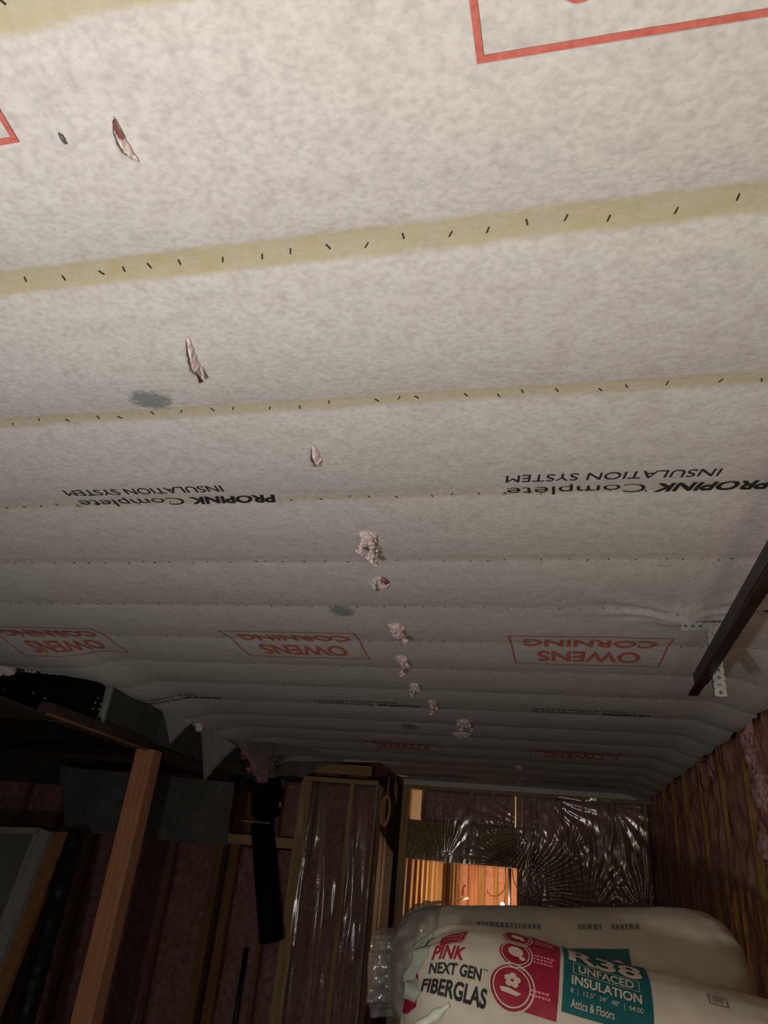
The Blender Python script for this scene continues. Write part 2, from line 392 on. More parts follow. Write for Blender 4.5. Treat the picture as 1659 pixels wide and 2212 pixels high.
# ------------------------------------------------------------------ right wall
wr = tag(empty('wall_right'), kind='structure')
def yface(name, y0, y1, z0, z1, d0, d1, mat, parent):     # a box that follows the slanting right wall
    bm = bmesh.new()
    v = [bm.verts.new((XW(yy) + d, yy, z)) for yy in (y0, y1) for d in (d0, d1) for z in (z0, z1)]
    for f in ((0, 1, 3, 2), (4, 6, 7, 5), (0, 4, 5, 1), (2, 3, 7, 6), (0, 2, 6, 4), (1, 5, 7, 3)): bm.faces.new([v[i] for i in f])
    bmesh.ops.recalc_face_normals(bm, faces=bm.faces[:])
    return link(name, bm, mat, parent)
yst = [1.0, 1.41, 1.82, 2.22, 2.63, 3.03, 3.44, 3.98, 4.46, 4.98, 5.48, 5.90, 6.30, 6.72]
for k, yy in enumerate(yst):
    yface('stud', yy, yy + .038, .05, 2.42 - .02 * abs(nz(yy * 3)), .0, .089, M['wood_right'], wr)
    y1 = yst[k + 1] if k + 1 < len(yst) else YF
    w = y1 - yy - .038
    if w > .08:
        b = batt(w, 2.36 + .02 * nz(yy * 9), .085, yy * 3.7, 'X', (0, 0, 0), M['batt_right'], wr, .035)
        b.location = (XW(yy + .038) + .018, yy + .038, .03); b.rotation_euler = (0, 0, math.atan(.042))
yface('bottom_plate', 1.0, YF, 0, .05, 0, .089, M['wood_y'], wr)
yface('sheathing', 1.0, YF, 0, 2.75, .10, .112, M['osb'], wr)
# pink fluff bulging at the top of the second bay
def blob_bm(bm, c, r, seed, amp=.35, sub=4, squash=(1, 1, 1), f=3.0):
    r0 = bmesh.ops.create_icosphere(bm, subdivisions=sub, radius=1)
    for v in r0['verts']:
        p = v.co.copy(); k = 1 + amp * nz(p.x * f + seed, p.y * f, p.z * f) + amp * .6 * nz(p.x * f * 2.7, p.y * f * 2.7 + seed, p.z * f * 2.7) + amp * .35 * nz(p.x * f * 7, p.y * f * 7, p.z * f * 7 + seed)
        v.co = Vector(c) + Vector((p.x * squash[0], p.y * squash[1], p.z * squash[2])) * r * k
for i, (yy, zz, rr) in enumerate(((3.83, 2.28, .10), (3.80, 2.08, .085), (3.3, 2.2, .1), (3.86, 1.86, .07), (5.2, 2.33, .05), (4.72, 2.32, .05))):
    bm = bmesh.new(); blob_bm(bm, (XW(yy) + .03, yy, zz), rr, i * 3.3, .4, 4, (.55, .8, 1.25))
    link('loose_fluff', bm, M['batt'], wr, True)
def film_fold(u, v, seed, amp):
    a = amp * (nz(u * 5 + seed, v * 2.2, seed) + .45 * nz(u * 17, v * 4 + seed, 2) + .2 * nz(u * 41, v * 11, seed))
    return a
def right_film(u, v):
    yy = 2.1 + u * (YF - 2.14); top = 2.02 + .12 * nz(yy * 1.3, 4) - .16 * sm(3.3, 4.6, yy) * (1 - sm(5.2, 6.6, yy)) + .3 * sm(5.6, 6.9, yy)
    z = .06 + v * (top - .06)
    d = -.012 - abs(film_fold(yy, z, 3, .02))
    return (XW(yy) + d, yy, z)
tag(grid('plastic_sheet', 170, 60, right_film, M['film'], None), 'clear plastic vapour sheet stapled over the pink insulation of the right wall', 'plastic sheet')

# ------------------------------------------------------------------ far wall
wf = tag(empty('wall_far'), kind='structure')
def at_far(x, y): return atY(x, y, YF)
ZH0, ZH1 = 1.757, 2.085
box('top_plate', (-1.43, YF, 2.352), (.80, YF + .089, 2.41), M['wood_x'], wf)
box('fabric_strip', (-1.43, YF - .012, 2.385), (.765, YF - .004, 2.432), M['ceiling'], wf, .001)
box('header', (-1.35, YF, ZH0), (-.20, YF + .089, ZH1), M['header'], wf)
for x0, z0, z1 in ((-1.43, 0, 2.352), (-.386, ZH1, 2.352), (-.80, ZH1, 2.352), (-.366, 0, ZH0), (-.235, 0, 2.352), (.035, 0, 2.352), (.44, 0, 2.352), (.715, 0, 2.352)):
    w = .075 if x0 == -1.43 else .022 if x0 == -.386 else .038
    if x0 == -.386: x0, w = -.375, .049
    box('stud', (x0, YF, z0), (x0 + w, YF + .089, z1), M['wood'], wf)
box('sill', (-1.355, YF, .95), (-.366, YF + .089, .99), M['wood_x'], wf)
def far_batt(x0, x1, z0, z1, sd, mat=None): batt(x1 - x0, z1 - z0, .08, sd, 'Y', (x0, YF + .006, z0), mat or M['batt'], wf, .012)
far_batt(-1.215, -.805, ZH1 + .005, 2.345, 1.2); far_batt(-.758, -.389, ZH1 + .005, 2.345, 4.4)
far_batt(-.318, -.24, .05, 2.345, 6.1); far_batt(-.194, .032, .05, 2.345, 7.7); far_batt(.076, .437, .05, 2.345, 9.2); far_batt(.481, .712, .05, 2.345, 12.2)
far_batt(-1.35, -.37, .02, .94, 15.0)
box('light_stop_backing', (-.325, YF + .09, 0), (.80, YF + .10, 2.41), M['dark_wood'], wf, 0)  # added boards, no real sheathing: they stop lamplight leaking past the batts
box('light_stop_backing', (-4.2, YF + .09, 0), (-1.36, YF + .10, 3.0), M['dark_wood'], wf, 0)
box('light_stop_backing', (-1.36, YF + .09, 2.37), (2.0, YF + .10, 3.0), M['dark_wood'], wf, 0)
box('light_stop_backing', (.80, YF + .09, 0), (2.0, YF + .10, 2.41), M['dark_wood'], wf, 0)
box('light_stop_backing', (-1.21, YF + .09, 2.087), (-.41, YF + .10, 2.37), M['dark_wood'], wf, 0)
box('torn_batt_edge', (-1.248, YF + .01, ZH1 + .005), (-1.217, YF + .075, 2.345), M['fluff_red'], wf, .006)
def far_film(u, v):
    x = -1.36 + u * (2.11); z0 = .1 if x > -.372 else 1.74
    z = z0 + v * (2.375 - z0)
    d = .004 + abs(film_fold(x, z, 8, .010))
    # folds that fan out from where the sheet is pulled tight
    for fx, fz, n_, am, rr, t0 in ((-.37, 1.55, 40, .013, .62, .25), (-.36, 1.76, 34, .010, .40, 2.5), (-.22, 2.06, 30, .011, .42, -2.6), (.06, 1.86, 26, .009, .30, 1.6),
                               (-1.0, 1.77, 24, .010, .45, 2.0), (-.10, 2.37, 20, .009, .45, -.5), (.46, 2.33, 18, .006, .40, -1.0), (.20, 1.45, 26, .006, .5, 1.4), (.70, 1.45, 30, .007, .45, 1.6)):
        ddx, ddz = x - fx, z - fz; r = math.hypot(ddx, ddz)
        if r < 1.0: d += 1.5 * am * (.5 + .5 * math.sin(n_ * math.atan2(ddz, ddx) + 3 * nz(x * 3, z * 3))) * math.exp(-((r - rr * .5) / (rr * .5)) ** 2) * max(0.0, math.cos(math.atan2(ddz, ddx) - t0)) ** 2.5
    return (x, YF - d, z)
bm = bmesh.new(); NU, NV = 260, 130
P = [[far_film(i / NU, j / NV) for j in range(NV + 1)] for i in range(NU + 1)]
V = [[bm.verts.new(p) for p in r] for r in P]
for i in range(NU):
    if abs(P[i][0][2] - P[i + 1][0][2]) > .3: continue
    for j in range(NV):
        cx = P[i][j][0]; cz = P[i][j][2]
        if cz > ZH1 - .01 and cz < 2.37 and -1.345 < cx < -1.25: continue   # cut away at the open slot
        bm.faces.new((V[i][j], V[i + 1][j], V[i + 1][j + 1], V[i][j + 1]))
bmesh.ops.delete(bm, geom=[v for v in bm.verts if not v.link_faces], context='VERTS')
tag(link('plastic_sheet', bm, M['film_haze'], None, True), 'crinkled clear plastic sheet on the far wall around the lit opening', 'plastic sheet')

# ------------------------------------------------------------------ room beyond the opening
wb = tag(empty('wall_beyond'), kind='structure')
YB = 9.6
tag(box('ceiling_beyond', (-4, YF + .15, 2.95), (2, YB + .1, 3.0), M['peach'], None, 0), kind='structure')
box('sheathing', (-3.5, YB + .1, 0), (1.2, YB + .12, 2.95), M['osb'], wb, 0)
box('drywall_band', (-3.5, 9.0, 2.1), (1.2, 9.012, 2.95), M['peach'], wb, 0)
def xb(px_): return atY(px_, 1905, YB).x
for a, b in ((963, 972), (978, 982), (986, 988), (1012, 1014), (1033, 1046), (1068, 1074), (1093, 1096)):
    box('stud', (xb(a), YB - .01, 0), (xb(b), YB + .085, 2.2), M['wood'], wb)
prev = xb(950)
for i, (a, b) in enumerate(((990, 1012), (1046, 1068), (1074, 1093), (1096, 1125))):
    batt(xb(b) - xb(a), 2.2, .08, i * 5.1, 'Y', (xb(a), YB, 0), M['batt_lit'], wb, .014)
for i, (a, b) in enumerate(((972, 978), (982, 986), (988, 990))):
    batt(xb(b) - xb(a), 2.2, .08, 40 + i, 'Y', (xb(a), YB + .01, 0), M['wood'], wb, .004)
# bare stud partition standing end-on to the opening: dark faces, thin lit edges
wp = tag(empty('wall_partition'), kind='structure')
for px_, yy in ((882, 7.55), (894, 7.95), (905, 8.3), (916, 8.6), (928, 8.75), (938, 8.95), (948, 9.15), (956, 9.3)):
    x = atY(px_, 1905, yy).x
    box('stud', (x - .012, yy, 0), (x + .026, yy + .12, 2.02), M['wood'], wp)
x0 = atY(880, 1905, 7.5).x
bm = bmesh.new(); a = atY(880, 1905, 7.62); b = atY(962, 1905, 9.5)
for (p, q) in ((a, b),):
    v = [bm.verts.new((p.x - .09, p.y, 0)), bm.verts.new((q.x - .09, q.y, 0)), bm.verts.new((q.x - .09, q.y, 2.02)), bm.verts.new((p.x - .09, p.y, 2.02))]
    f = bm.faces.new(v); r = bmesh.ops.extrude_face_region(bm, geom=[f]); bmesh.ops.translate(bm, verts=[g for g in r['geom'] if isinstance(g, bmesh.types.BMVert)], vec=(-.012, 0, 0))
link('light_stop_backing', bm, M['dark_wood'], wp)
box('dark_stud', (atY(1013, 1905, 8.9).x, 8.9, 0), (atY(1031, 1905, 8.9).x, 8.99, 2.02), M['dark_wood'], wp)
p = atY(1101, 1905, 8.6)
tag(tube('drain_pipe', [(p.x, 8.6, 0), (p.x, 8.6, 2.9)], .016, M['black'], None, 12), 'thin black vertical pipe in the lit room seen through the opening', 'pipe')
for i, pts in enumerate((((1052, 1925), (1060, 1935), (1075, 1936), (1088, 1925), (1093, 1905), (1092, 1872)), ((1106, 1880), (1110, 1905), (1117, 1920), (1122, 1925)), ((1089, 1955), (1092, 1930), (1093, 1900), (1091, 1872)), ((1006, 1912), (1001, 1918), (1000, 1935)))):
    lb = ('brown cable looping left of the black pipe', 'brown cable curving right of the black pipe', 'straight brown cable hanging just left of the black pipe', 'short brown cable arch against the orange studs')[i]
    tag(tube('electric_cable', [atY(*q, 9.575) for q in pts], .004, M['dark_wood'], None, 6), lb + ' in the lit room', 'cable', 'cables in the lit room')
a, b = atY(978, 1947, 8.4), atY(1011, 1940, 8.4)
tag(tube('wood_stick', [a, b], .009, M['peach'], None, 8), 'pale stick across the studs at the bottom of the lit opening', 'stick')
# the bulb that lights that room
lp = atY(1085, 1954, 8.5)
wl = tag(empty('work_lamp', lp), 'small glowing work lamp at the bottom edge of the lit opening', 'lamp')
gm, N_, L_, b_ = nodes('lamp_glass'); b_.inputs['Emission Color'].default_value = (1, .72, .42, 1); b_.inputs['Emission Strength'].default_value = 14; b_.inputs['Base Color'].default_value = (1, .9, .8, 1)
bm = bmesh.new(); bmesh.ops.create_icosphere(bm, subdivisions=3, radius=.022); o = link('bulb', bm, gm, wl, True)
bm = bmesh.new(); add_tube(bm, [(0, 0, -.02), (0, 0, -.06), (0, 0, -lp.z)], lambda t: .012 if t < .9 else .08, 12); link('stand', bm, M['black'], wl, True)
l = lamp('lamp_light', 'POINT', (lp.x, lp.y, lp.z + .03), 52, (1, .64, .34), .02)

# ------------------------------------------------------------------ inner wall left of the opening, with its end face
YA = 6.2; XA = -1.432
wi = tag(empty('wall_inner'), kind='structure')
box('unlit_end', (XA - .03, YA + .09, 0), (XA - .012, YF, 2.36), M['shaded_brown'], wi)  # dark panel colours in the unlit part of the end face
for k, (y0, y1, e) in enumerate(((0, .089, .004), (.095, .18, -.004), (.186, .27, .0), (.29, .33, -.008))):
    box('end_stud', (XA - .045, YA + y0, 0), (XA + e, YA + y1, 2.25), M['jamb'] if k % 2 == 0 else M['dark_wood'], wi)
def xa(px_): return atY(px_, 1800, YA).x
for a, b, mm in ((636, 660, 'wood'), (745, 755, 'wood'), (803, 812, 'wood')):
    box('stud', (xa(a), YA, 0), (xa(b), YA + .089, 2.26), M[mm], wi)
box('top_plate', (-2.15, YA, 2.262), (XA - .05, YA + .089, 2.30), M['wood_x'], wi)
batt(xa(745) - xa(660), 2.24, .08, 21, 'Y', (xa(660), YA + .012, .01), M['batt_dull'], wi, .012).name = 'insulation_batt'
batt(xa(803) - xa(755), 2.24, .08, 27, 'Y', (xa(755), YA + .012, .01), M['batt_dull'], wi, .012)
# framing left of it
box('nogging', (-2.76, YA, 1.722), (xa(636), YA + .089, 1.800), M['wood_x'], wi)
for a, b in ((-2.86, -2.79), (-2.36, -2.325)): box('stud', (a, YA + .03, 0), (b, YA + .119, 2.26), M['jamb'], wi)
box('stud', (-2.72, YA + .02, 0), (-2.64, YA + .10, 1.722), M['jamb'], wi)
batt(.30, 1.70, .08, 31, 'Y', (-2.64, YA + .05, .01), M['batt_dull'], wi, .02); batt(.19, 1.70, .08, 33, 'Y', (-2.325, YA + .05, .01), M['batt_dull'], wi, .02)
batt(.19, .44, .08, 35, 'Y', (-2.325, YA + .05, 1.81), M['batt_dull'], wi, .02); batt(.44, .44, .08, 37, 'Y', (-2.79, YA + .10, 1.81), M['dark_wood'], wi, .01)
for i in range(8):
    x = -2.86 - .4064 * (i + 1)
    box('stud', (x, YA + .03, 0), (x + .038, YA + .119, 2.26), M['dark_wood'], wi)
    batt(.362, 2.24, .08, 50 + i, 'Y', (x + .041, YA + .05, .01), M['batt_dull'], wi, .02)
box('sheathing', (-6.3, YA + .13, 0), (-2.30, YA + .14, 2.75), M['shaded_brown'], wi, 0)
box('sheathing', (-2.30, YA + .13, 0), (XA - .05, YA + .14, 2.28), M['shaded_brown'], wi, 0)
def inner_film(u, v):
    x = -2.13 + u * .69; z = .05 + v * 2.22
    d = .004 + abs(film_fold(x, z * .35, 5, .022)) + .02 * max(0, math.sin(x * 26 + z * 1.1 + 2 * nz(x * 4, z))) * (.3 + .7 * sm(.2, .9, nz(x * 2, z * .8, 4) + .5))
    return (x, YA - d, z)
tag(grid('plastic_sheet', 90, 110, inner_film, M['film_soft'], None), 'clear plastic sheet with long folds on the stud wall left of the lit opening', 'plastic sheet')
def left_film(u, v):
    x = -5.4 + u * 2.6; z = .05 + v * 1.9
    return (x, YA + .02 - abs(film_fold(x, z * .3, 15, .03)), z)
tag(grid('plastic_sheet', 150, 50, left_film, M['film'], None), 'clear plastic sheet over the dark wall between post and black slanting duct', 'plastic sheet')
# blocking in the gap above
bl = box('wood_block', (-2.12, 6.42, 2.36), (-1.60, 6.46, 2.445), M['wood_x'], None, .003)
box('lower_block', (-2.12, 6.40, 2.335), (-1.90, 6.46, 2.357), M['jamb'], bl, .002); box('lower_block', (-1.80, 6.40, 2.335), (-1.62, 6.46, 2.357), M['jamb'], bl, .002)
tag(bl, 'pale wood block in the gap above the plastic covered stud wall', 'wood block')
box('gap_board', (-2.6, 6.75, 2.2), (XA - .02, 6.78, 2.75), M['dark_wood'], wi, 0)
# coil of rope hanging by the corner
bm = bmesh.new()
for k in range(5):
    c = atY(835 + random.uniform(-2, 2), 1748 + k * 1.5, 6.12); rx, rz = .024 + .004 * k, .105 + .006 * random.random(); ph = random.random()
    add_tube(bm, [(c.x + rx * math.cos(t), c.y - .012 * k + .01 * math.sin(2 * t + ph), c.z + rz * math.sin(t)) for t in (i * 2 * math.pi / 30 for i in range(31))], .0055, 7)
c = atY(835, 1720, 6.1)
add_tube(bm, [c + Vector((0, .03, 0)), c + Vector((.004, .02, .08)), c + Vector((-.004, .05, .15))], .005, 7)
add_tube(bm, [c + Vector((-.004, .05, .15)), c + Vector((0, .06, .155)), Vector((XA, c.y + .1, c.z + .15))], .004, 6)
tag(link('rope_coil', bm, M['rope'], None, True), 'tan coil of cable hanging at the corner left of the far wall', 'coil')

# ------------------------------------------------------------------ ducts on the left
XD = -2.44
dt = tag(empty('metal_duct', (XD, 4.5, 2.18)), 'grey sheet metal duct under the ceiling running back above the wood post', 'duct')
keep(box('trunk', (XD - .34, 3.56, 2.182), (XD, 4.16, 2.405), M['duct'], None, .004), dt)
keep(box('trunk_section', (XD - .335, 4.16, 2.186), (XD - .004, 4.36, 2.402), M['duct_blue'], None, .004), dt)
keep(box('trunk_section', (XD - .34, 4.36, 2.182), (XD, 5.1, 2.405), M['duct'], None, .004), dt)
keep(box('trunk_section', (XD - .335, 5.1, 2.186), (XD - .004, 6.0, 2.402), M['duct_blue'], None, .004), dt)
bm = bmesh.new()
add_box(bm, (XD - .005, 3.545, 2.178), (XD + .008, 3.575, 2.408), .003); add_box(bm, (XD - .34, 3.545, 2.178), (XD, 3.56, 2.215), .003); add_box(bm, (XD - .34, 3.545, 2.385), (XD, 3.56, 2.408), .003)
add_box(bm, (XD - .025, 3.545, 2.178), (XD, 3.56, 2.408), .003)
keep(link('end_flange', bm, M['galv'], None), dt)
bm = bmesh.new(); add_tube(bm, [(XD - .17, 3.56, 2.295), (XD - .17, 3.50, 2.295)], .112, 24); keep(link('collar', bm, M['galv'], None, True), dt)
fx = tag(empty('flex_duct', (-3.1, 3.5, 2.3)), 'fat black flexible duct entering the grey metal duct from the left', 'duct')
def ridged(t): return .112 + .0035 * math.sin(t * 210)
p0 = atY(-260, 1462, 3.5); p1 = atY(0, 1492, 3.48); p2 = atY(120, 1504, 3.47); p3 = atY(190, 1511, 3.48)
pts = [p0, p0.lerp(p1, .5), p1, p1.lerp(p2, .5), p2, p2.lerp(p3, .6), p3, Vector((XD - .10, 3.50, 2.29))]
fine = []
for a, b in zip(pts, pts[1:]):
    for k in range(24): fine.append(a.lerp(b, k / 24))
fine.append(pts[-1])
bm = bmesh.new(); add_tube(bm, fine, lambda t: ridged(t) * (1 if t < .93 else 1 - (t - .93) * 4), 28)
keep(link('jacket', bm, M['flexblack'], None, True), fx)
a, b = atY(-8, 1512, 3.34), atY(38, 1527, 3.345)
bm = bmesh.new()
def lbl(x, y): return atY(x, y, 3.352)
q = [lbl(-20, 1520), lbl(5, 1531), lbl(18, 1533), lbl(39, 1523), lbl(12, 1517)]
bm.faces.new([bm.verts.new(v) for v in q]); r = bmesh.ops.extrude_face_region(bm, geom=bm.faces[:]); bmesh.ops.translate(bm, verts=[g for g in r['geom'] if isinstance(g, bmesh.types.BMVert)], vec=(0, .004, 0))
lb_ = keep(link('label_sticker', bm, M['bagend'], None), fx); lb_['label'] = 'pale printed sticker'
bm = bmesh.new()
for x in (0, 5, 10, 15, 20, 26):
    a, b = lbl(x + 3, 1521.5 + x * .05), lbl(x - 4, 1527 + x * .12)
    d = Vector((0, -.003, 0)); w = Vector((.0035, 0, 0))
    bm.faces.new([bm.verts.new(v + d) for v in (a - w, b - w, b + w, a + w)])
keep(link('label_print', bm, M['ink'], None), fx)
# bits of fibreglass lying on the black duct
bm = bmesh.new()
for i in range(46):
    t = random.random(); x = 40 + 160 * t + random.uniform(-8, 8); yv = 1449 + (x - 40) * .085 + random.uniform(-3, 4)
    blob_bm(bm, atY(x, yv, 3.46), random.uniform(.003, .010), i * 1.7, .5, 2)
for x, yv in ((72, 1497), (97, 1508), (212, 1508), (206, 1518), (218, 1521), (201, 1531), (8, 1490), (214, 1532)):
    blob_bm(bm, atY(x, yv, 3.352), .004, x, .5, 2)
tag(link('fibreglass_crumbs', bm, M['fluff'], None, True), 'pale crumbs of fibreglass scattered along the black flexible duct', 'crumbs', kind='stuff')
bm = bmesh.new()
for i, (x, yv, r) in enumerate(((5, 1418, .055), (-15, 1430, .07), (14, 1438, .05), (22, 1450, .03), (20, 1412, .035), (-5, 1450, .05))): blob_bm(bm, atY(x, yv, 3.40), r, i * 2.2, .45, 4, f=4.5)
tag(link('insulation_clump', bm, M['fluff'], None, True), 'pinkish white clump of insulation on the duct at the left edge', 'insulation')
# cut fabric lying over the duct at the left edge, and the joist wood showing beside it
bm = bmesh.new()
q = [atY(-60, 1392, 3.3), atY(20, 1382, 3.3), atY(40, 1402, 3.32), atY(22, 1414, 3.34), atY(-60, 1420, 3.36)]
bm.faces.new([bm.verts.new(v) for v in q]); bmesh.ops.solidify(bm, geom=bm.faces[:], thickness=.003)
tag(link('fabric_flap', bm, M['flapfab'], None), 'torn grey fabric flap above the pink clump at the left edge', 'fabric flap', 'fabric flaps hanging along the duct')
a, b = atY(38, 1438, 3.62), atY(128, 1458, 3.62)
tag(box('joist_end', (a.x, 3.62, a.z - .05), (b.x, 3.66, a.z + .02), M['wood_x'], None, .003), 'strip of yellow wood showing above the black flexible duct', 'wood')
# the slanting black duct at the back, with its elbow and strap
bd = tag(empty('flex_duct', (-2.4, 6.1, 1.0)), 'black flexible duct slanting down behind the wood rail at the back', 'duct')
e0 = Vector((-2.50, 5.98, 2.30)); pts = [e0, atY(577, 1712, 6.05), atY(574, 1755, 6.14)]
bm = bmesh.new(); fine = [pts[0].lerp(pts[1], k / 20) for k in range(20)] + [pts[1].lerp(pts[2], k / 20) for k in range(21)]
add_tube(bm, fine, lambda t: .125 + .004 * math.sin(t * 60), 24); keep(link('elbow', bm, M['flexblack'], None, True), bd)
a, b = atY(566, 1780, 6.12), atY(587, 2032, 6.0)
bm = bmesh.new(); add_tube(bm, [a.lerp(b, k / 60) for k in range(61)], lambda t: .094 + .0015 * math.sin(t * 120), 24); keep(link('jacket', bm, M['flexblack'], None, True), bd)
a, b = atY(522, 1774, 5.98), atY(584, 1778, 5.98)
bm = bmesh.new(); add_box(bm, (a.x, 5.975, (a.z + b.z) / 2 - .004), (b.x, 5.985, (a.z + b.z) / 2 + .004), .001); keep(link('strap', bm, M['galv'], None), bd)
p = atY(605, 1738, 5.95)
bm = bmesh.new(); blob_bm(bm, p, .013, 3, .3, 3, (.8, .8, 1.6)); keep(link('tape_end', bm, M['rope'], None, True), bd)
# thin dark slit of pipe low on the wall
a, b = atY(527, 2080, 6.1), atY(505, 2212, 6.1)
tag(tube('drain_pipe', [(a.x, 6.1, 0), (a.x, 6.1, a.z + .1)], .018, M['black'], None, 12), 'thin dark pipe standing against the wall below the black slanting duct', 'pipe')

# three triangular cut flaps and the torn bundle
def flap(name, pix, Xs, label, mat='flapfab'):
    q = [atX(x, y, X) for (x, y), X in zip(pix, Xs)]
    bm = bmesh.new()
    n = 14; V = {}
    a, b, c = q
    nrm = (b - a).cross(c - a).normalized()
    for i in range(n + 1):
        for j in range(n + 1 - i):
            u, v = i / n, j / n
            V[i, j] = bm.verts.new(a * (1 - u - v) + b * u + c * v + nrm * (.025 * math.sin(math.pi * u) * (1 - v) + .006 * nz(u * 6, v * 6, Xs[0])))
    for i in range(n):
        for j in range(n - i):
            bm.faces.new((V[i, j], V[i + 1, j], V[i, j + 1]))
            if i + j < n - 1: bm.faces.new((V[i + 1, j], V[i + 1, j + 1], V[i, j + 1]))
    bmesh.ops.solidify(bm, geom=bm.faces[:], thickness=.0025)
    return tag(link(name, bm, M[mat], None, True), label, 'fabric flap', 'fabric flaps hanging along the duct')
flap('fabric_flap', ((348, 1520), (424, 1556), (367, 1608)), (-2.40, -2.37, -2.40), 'smaller triangular grey fabric flap hanging right of the wood post top')
flap('fabric_flap', ((432, 1548), (514, 1612), (440, 1688)), (-2.39, -2.35, -2.38), 'long triangular grey fabric flap, middle one along the metal duct')
flap('fabric_flap', ((512, 1606), (584, 1694), (540, 1650)), (-2.36, -2.34, -2.39), 'narrow curled fabric flap below the torn red printed bundle')
bm = bmesh.new()
for i, (x, yv) in enumerate(((425, 1552), (428, 1562), (430, 1572), (423, 1545))): blob_bm(bm, atX(x, yv, -2.38), .028, i * 2.9, .5, 3)
tag(link('insulation_tuft', bm, M['fluff'], None, True), 'small pink tuft between the two triangular fabric flaps', 'insulation tuft', 'insulation tufts')
ib = tag(empty('insulation_bundle', atY(545, 1620, 5.35)), 'raspberry pink torn insulation bundle hanging from the ceiling by the duct', 'insulation')
bm = bmesh.new()
for i, (x, yv, r) in enumerate(((508, 1590, .05), (525, 1597, .07), (548, 1600, .085), (572, 1606, .08), (540, 1622, .08), (566, 1630, .085), (552, 1650, .075), (574, 1660, .07), (566, 1677, .05), (590, 1640, .06))): blob_bm(bm, atY(x, yv, 5.42), r, i * 4.1, .55, 4, (1, .6, .9), 3.5)
keep(link('batt', bm, M['fluff_red'], None, True), ib)
def drape(u, v):
    a = atY(560, 1690, 5.25).lerp(atY(735, 1655, 5.9), u); b = atY(520, 1585, 5.2).lerp(atY(760, 1622, 5.9), u)
    p = a.lerp(b, v); p.y -= .09 * math.sin(math.pi * v) * (1 - u * .6); p.z += .016 * nz(u * 9, v * 5) + .02 * math.sin(u * 9 + v * 4) * (1 - v); return p
keep(grid('plastic_wrap', 40, 24, drape, M['wrap'], None), ib)
bm = bmesh.new()
for i in range(9):
    c = atY(600 + random.uniform(-14, 10), 1648 + random.uniform(-22, 22), 5.24); r = random.uniform(.015, .035)
    add_tube(bm, [(c.x + r * math.cos(t), c.y, c.z + r * .9 * math.sin(t)) for t in (k * 5.2 / 14 for k in range(15))], .0022, 5)
keep(link('printed_scrawl', bm, M['ink'], None, True), ib)

# ------------------------------------------------------------------ post, beam, soffit
post = box('wood_post', (-2.463, 4.0, 0), (-2.343, 4.105, 2.126), M['post'], None, .004)
tag(post, 'orange brown square wood post standing under the metal duct', 'post')
beam = box('wood_beam', (-2.46, 3.05, 2.128), (-2.385, 4.0, 2.176), M['shaded_brown'], None, .003)  # body colour carries the shadow on the beam's side
box('lit_edge', (-2.405, 3.05, 2.116), (-2.383, 4.0, 2.127), M['jamb'], beam, .002)  # paler strip paints the light along the beam's lower edge
tag(beam, 'shaded wood beam on top of the post under the metal duct', 'beam')
rail = box('wood_rail', (-2.47, 4.17, 2.10), (-2.40, 6.05, 2.165), M['shaded_brown'], None, .003)
tag(rail, 'thin wood rail under the metal duct behind the post', 'beam')
so = box('soffit_board', (-6.0, 2.8, 2.135), (-2.495, 3.30, 2.15), M['shaded_brown'], None, .002)
tag(so, 'dull brown board overhead below the black flexible duct', 'board')
a, b = atY(-80, 1618, 5.6), atY(192, 1700, 5.6)
nb = box('dark_board', (a.x, 5.6, b.z), (b.x, 5.62, a.z), M['navy'], None, .003)
tag(nb, 'nearly black board high on the wall left of the wood post', 'board')
# grey fabric sheet behind the post
def sheet(u, v):
    top = atY(130, 1655, 5.0).lerp(atY(506, 1690, 5.0), u); bot = atY(140, 1794, 5.0).lerp(atY(490, 1828, 5.0), u)
    p = bot.lerp(top, v); p.y += .02 * nz(u * 5, v * 3, 2) + .012 * math.sin(u * 21 + 2 * nz(v * 2)); return p
sh = grid('fabric_sheet', 50, 20, sheet, M['greyfab'], None, True, .002)
tag(sh, 'grey fabric sheet hanging across the wall behind the wood post', 'fabric sheet')
box('hanging_rail', (-4.2, 5.02, 2.17), (-2.2, 5.06, 2.21), M['shaded_brown'], sh, .002)

# ------------------------------------------------------------------ leaning things at the lower left
def slab(bm, q, t):                        # four corners with thickness away from the camera
    n = (q[1] - q[0]).cross(q[3] - q[0]).normalized()
    if n.y < 0: n = -n
    v = [bm.verts.new(p) for p in q] + [bm.verts.new(p + n * t) for p in q]
    for f in ((0, 1, 2, 3), (7, 6, 5, 4), (0, 4, 5, 1), (1, 5, 6, 2), (2, 6, 7, 3), (3, 7, 4, 0)): bm.faces.new([v[i] for i in f])
    bmesh.ops.recalc_face_normals(bm, faces=bm.faces[:])
def lean(px_, py_, k=0.0):                   # a plane leaning back: nearer at the bottom
    d = ray(px_, py_); n = Vector((0, 1, -.27)).normalized(); p0 = Vector((-3.3, 4.45 + k, 1.65))
    return CAM + d * ((p0 - CAM).dot(n) / d.dot(n))
fl = tag(empty('framed_panel', (-3.4, 3.9, 0)), 'greenish panel in a grey white frame leaning at the lower left edge', 'panel')
def down(x, y, s): return (x + s * (y - 1790), y)
def strip(name, xa_, ya_, xb_, yb_, sl, mat, k, t, par=None, ybot=2420):
    bm = bmesh.new()
    q = [lean(xa_, ya_, k), lean(xb_, yb_, k), lean(xb_ + sl * (ybot - yb_), ybot, k), lean(xa_ + sl * (ybot - ya_), ybot, k)]
    slab(bm, q, t); o = link(name, bm, M[mat], None)
    return keep(o, par) if par else o
strip('panel', -420, 1795, 82, 1800, -.385, 'panel', .02, .02, fl)
strip('frame_side', 82, 1788, 108, 1797, -.385, 'white_trim', 0, .05, fl)
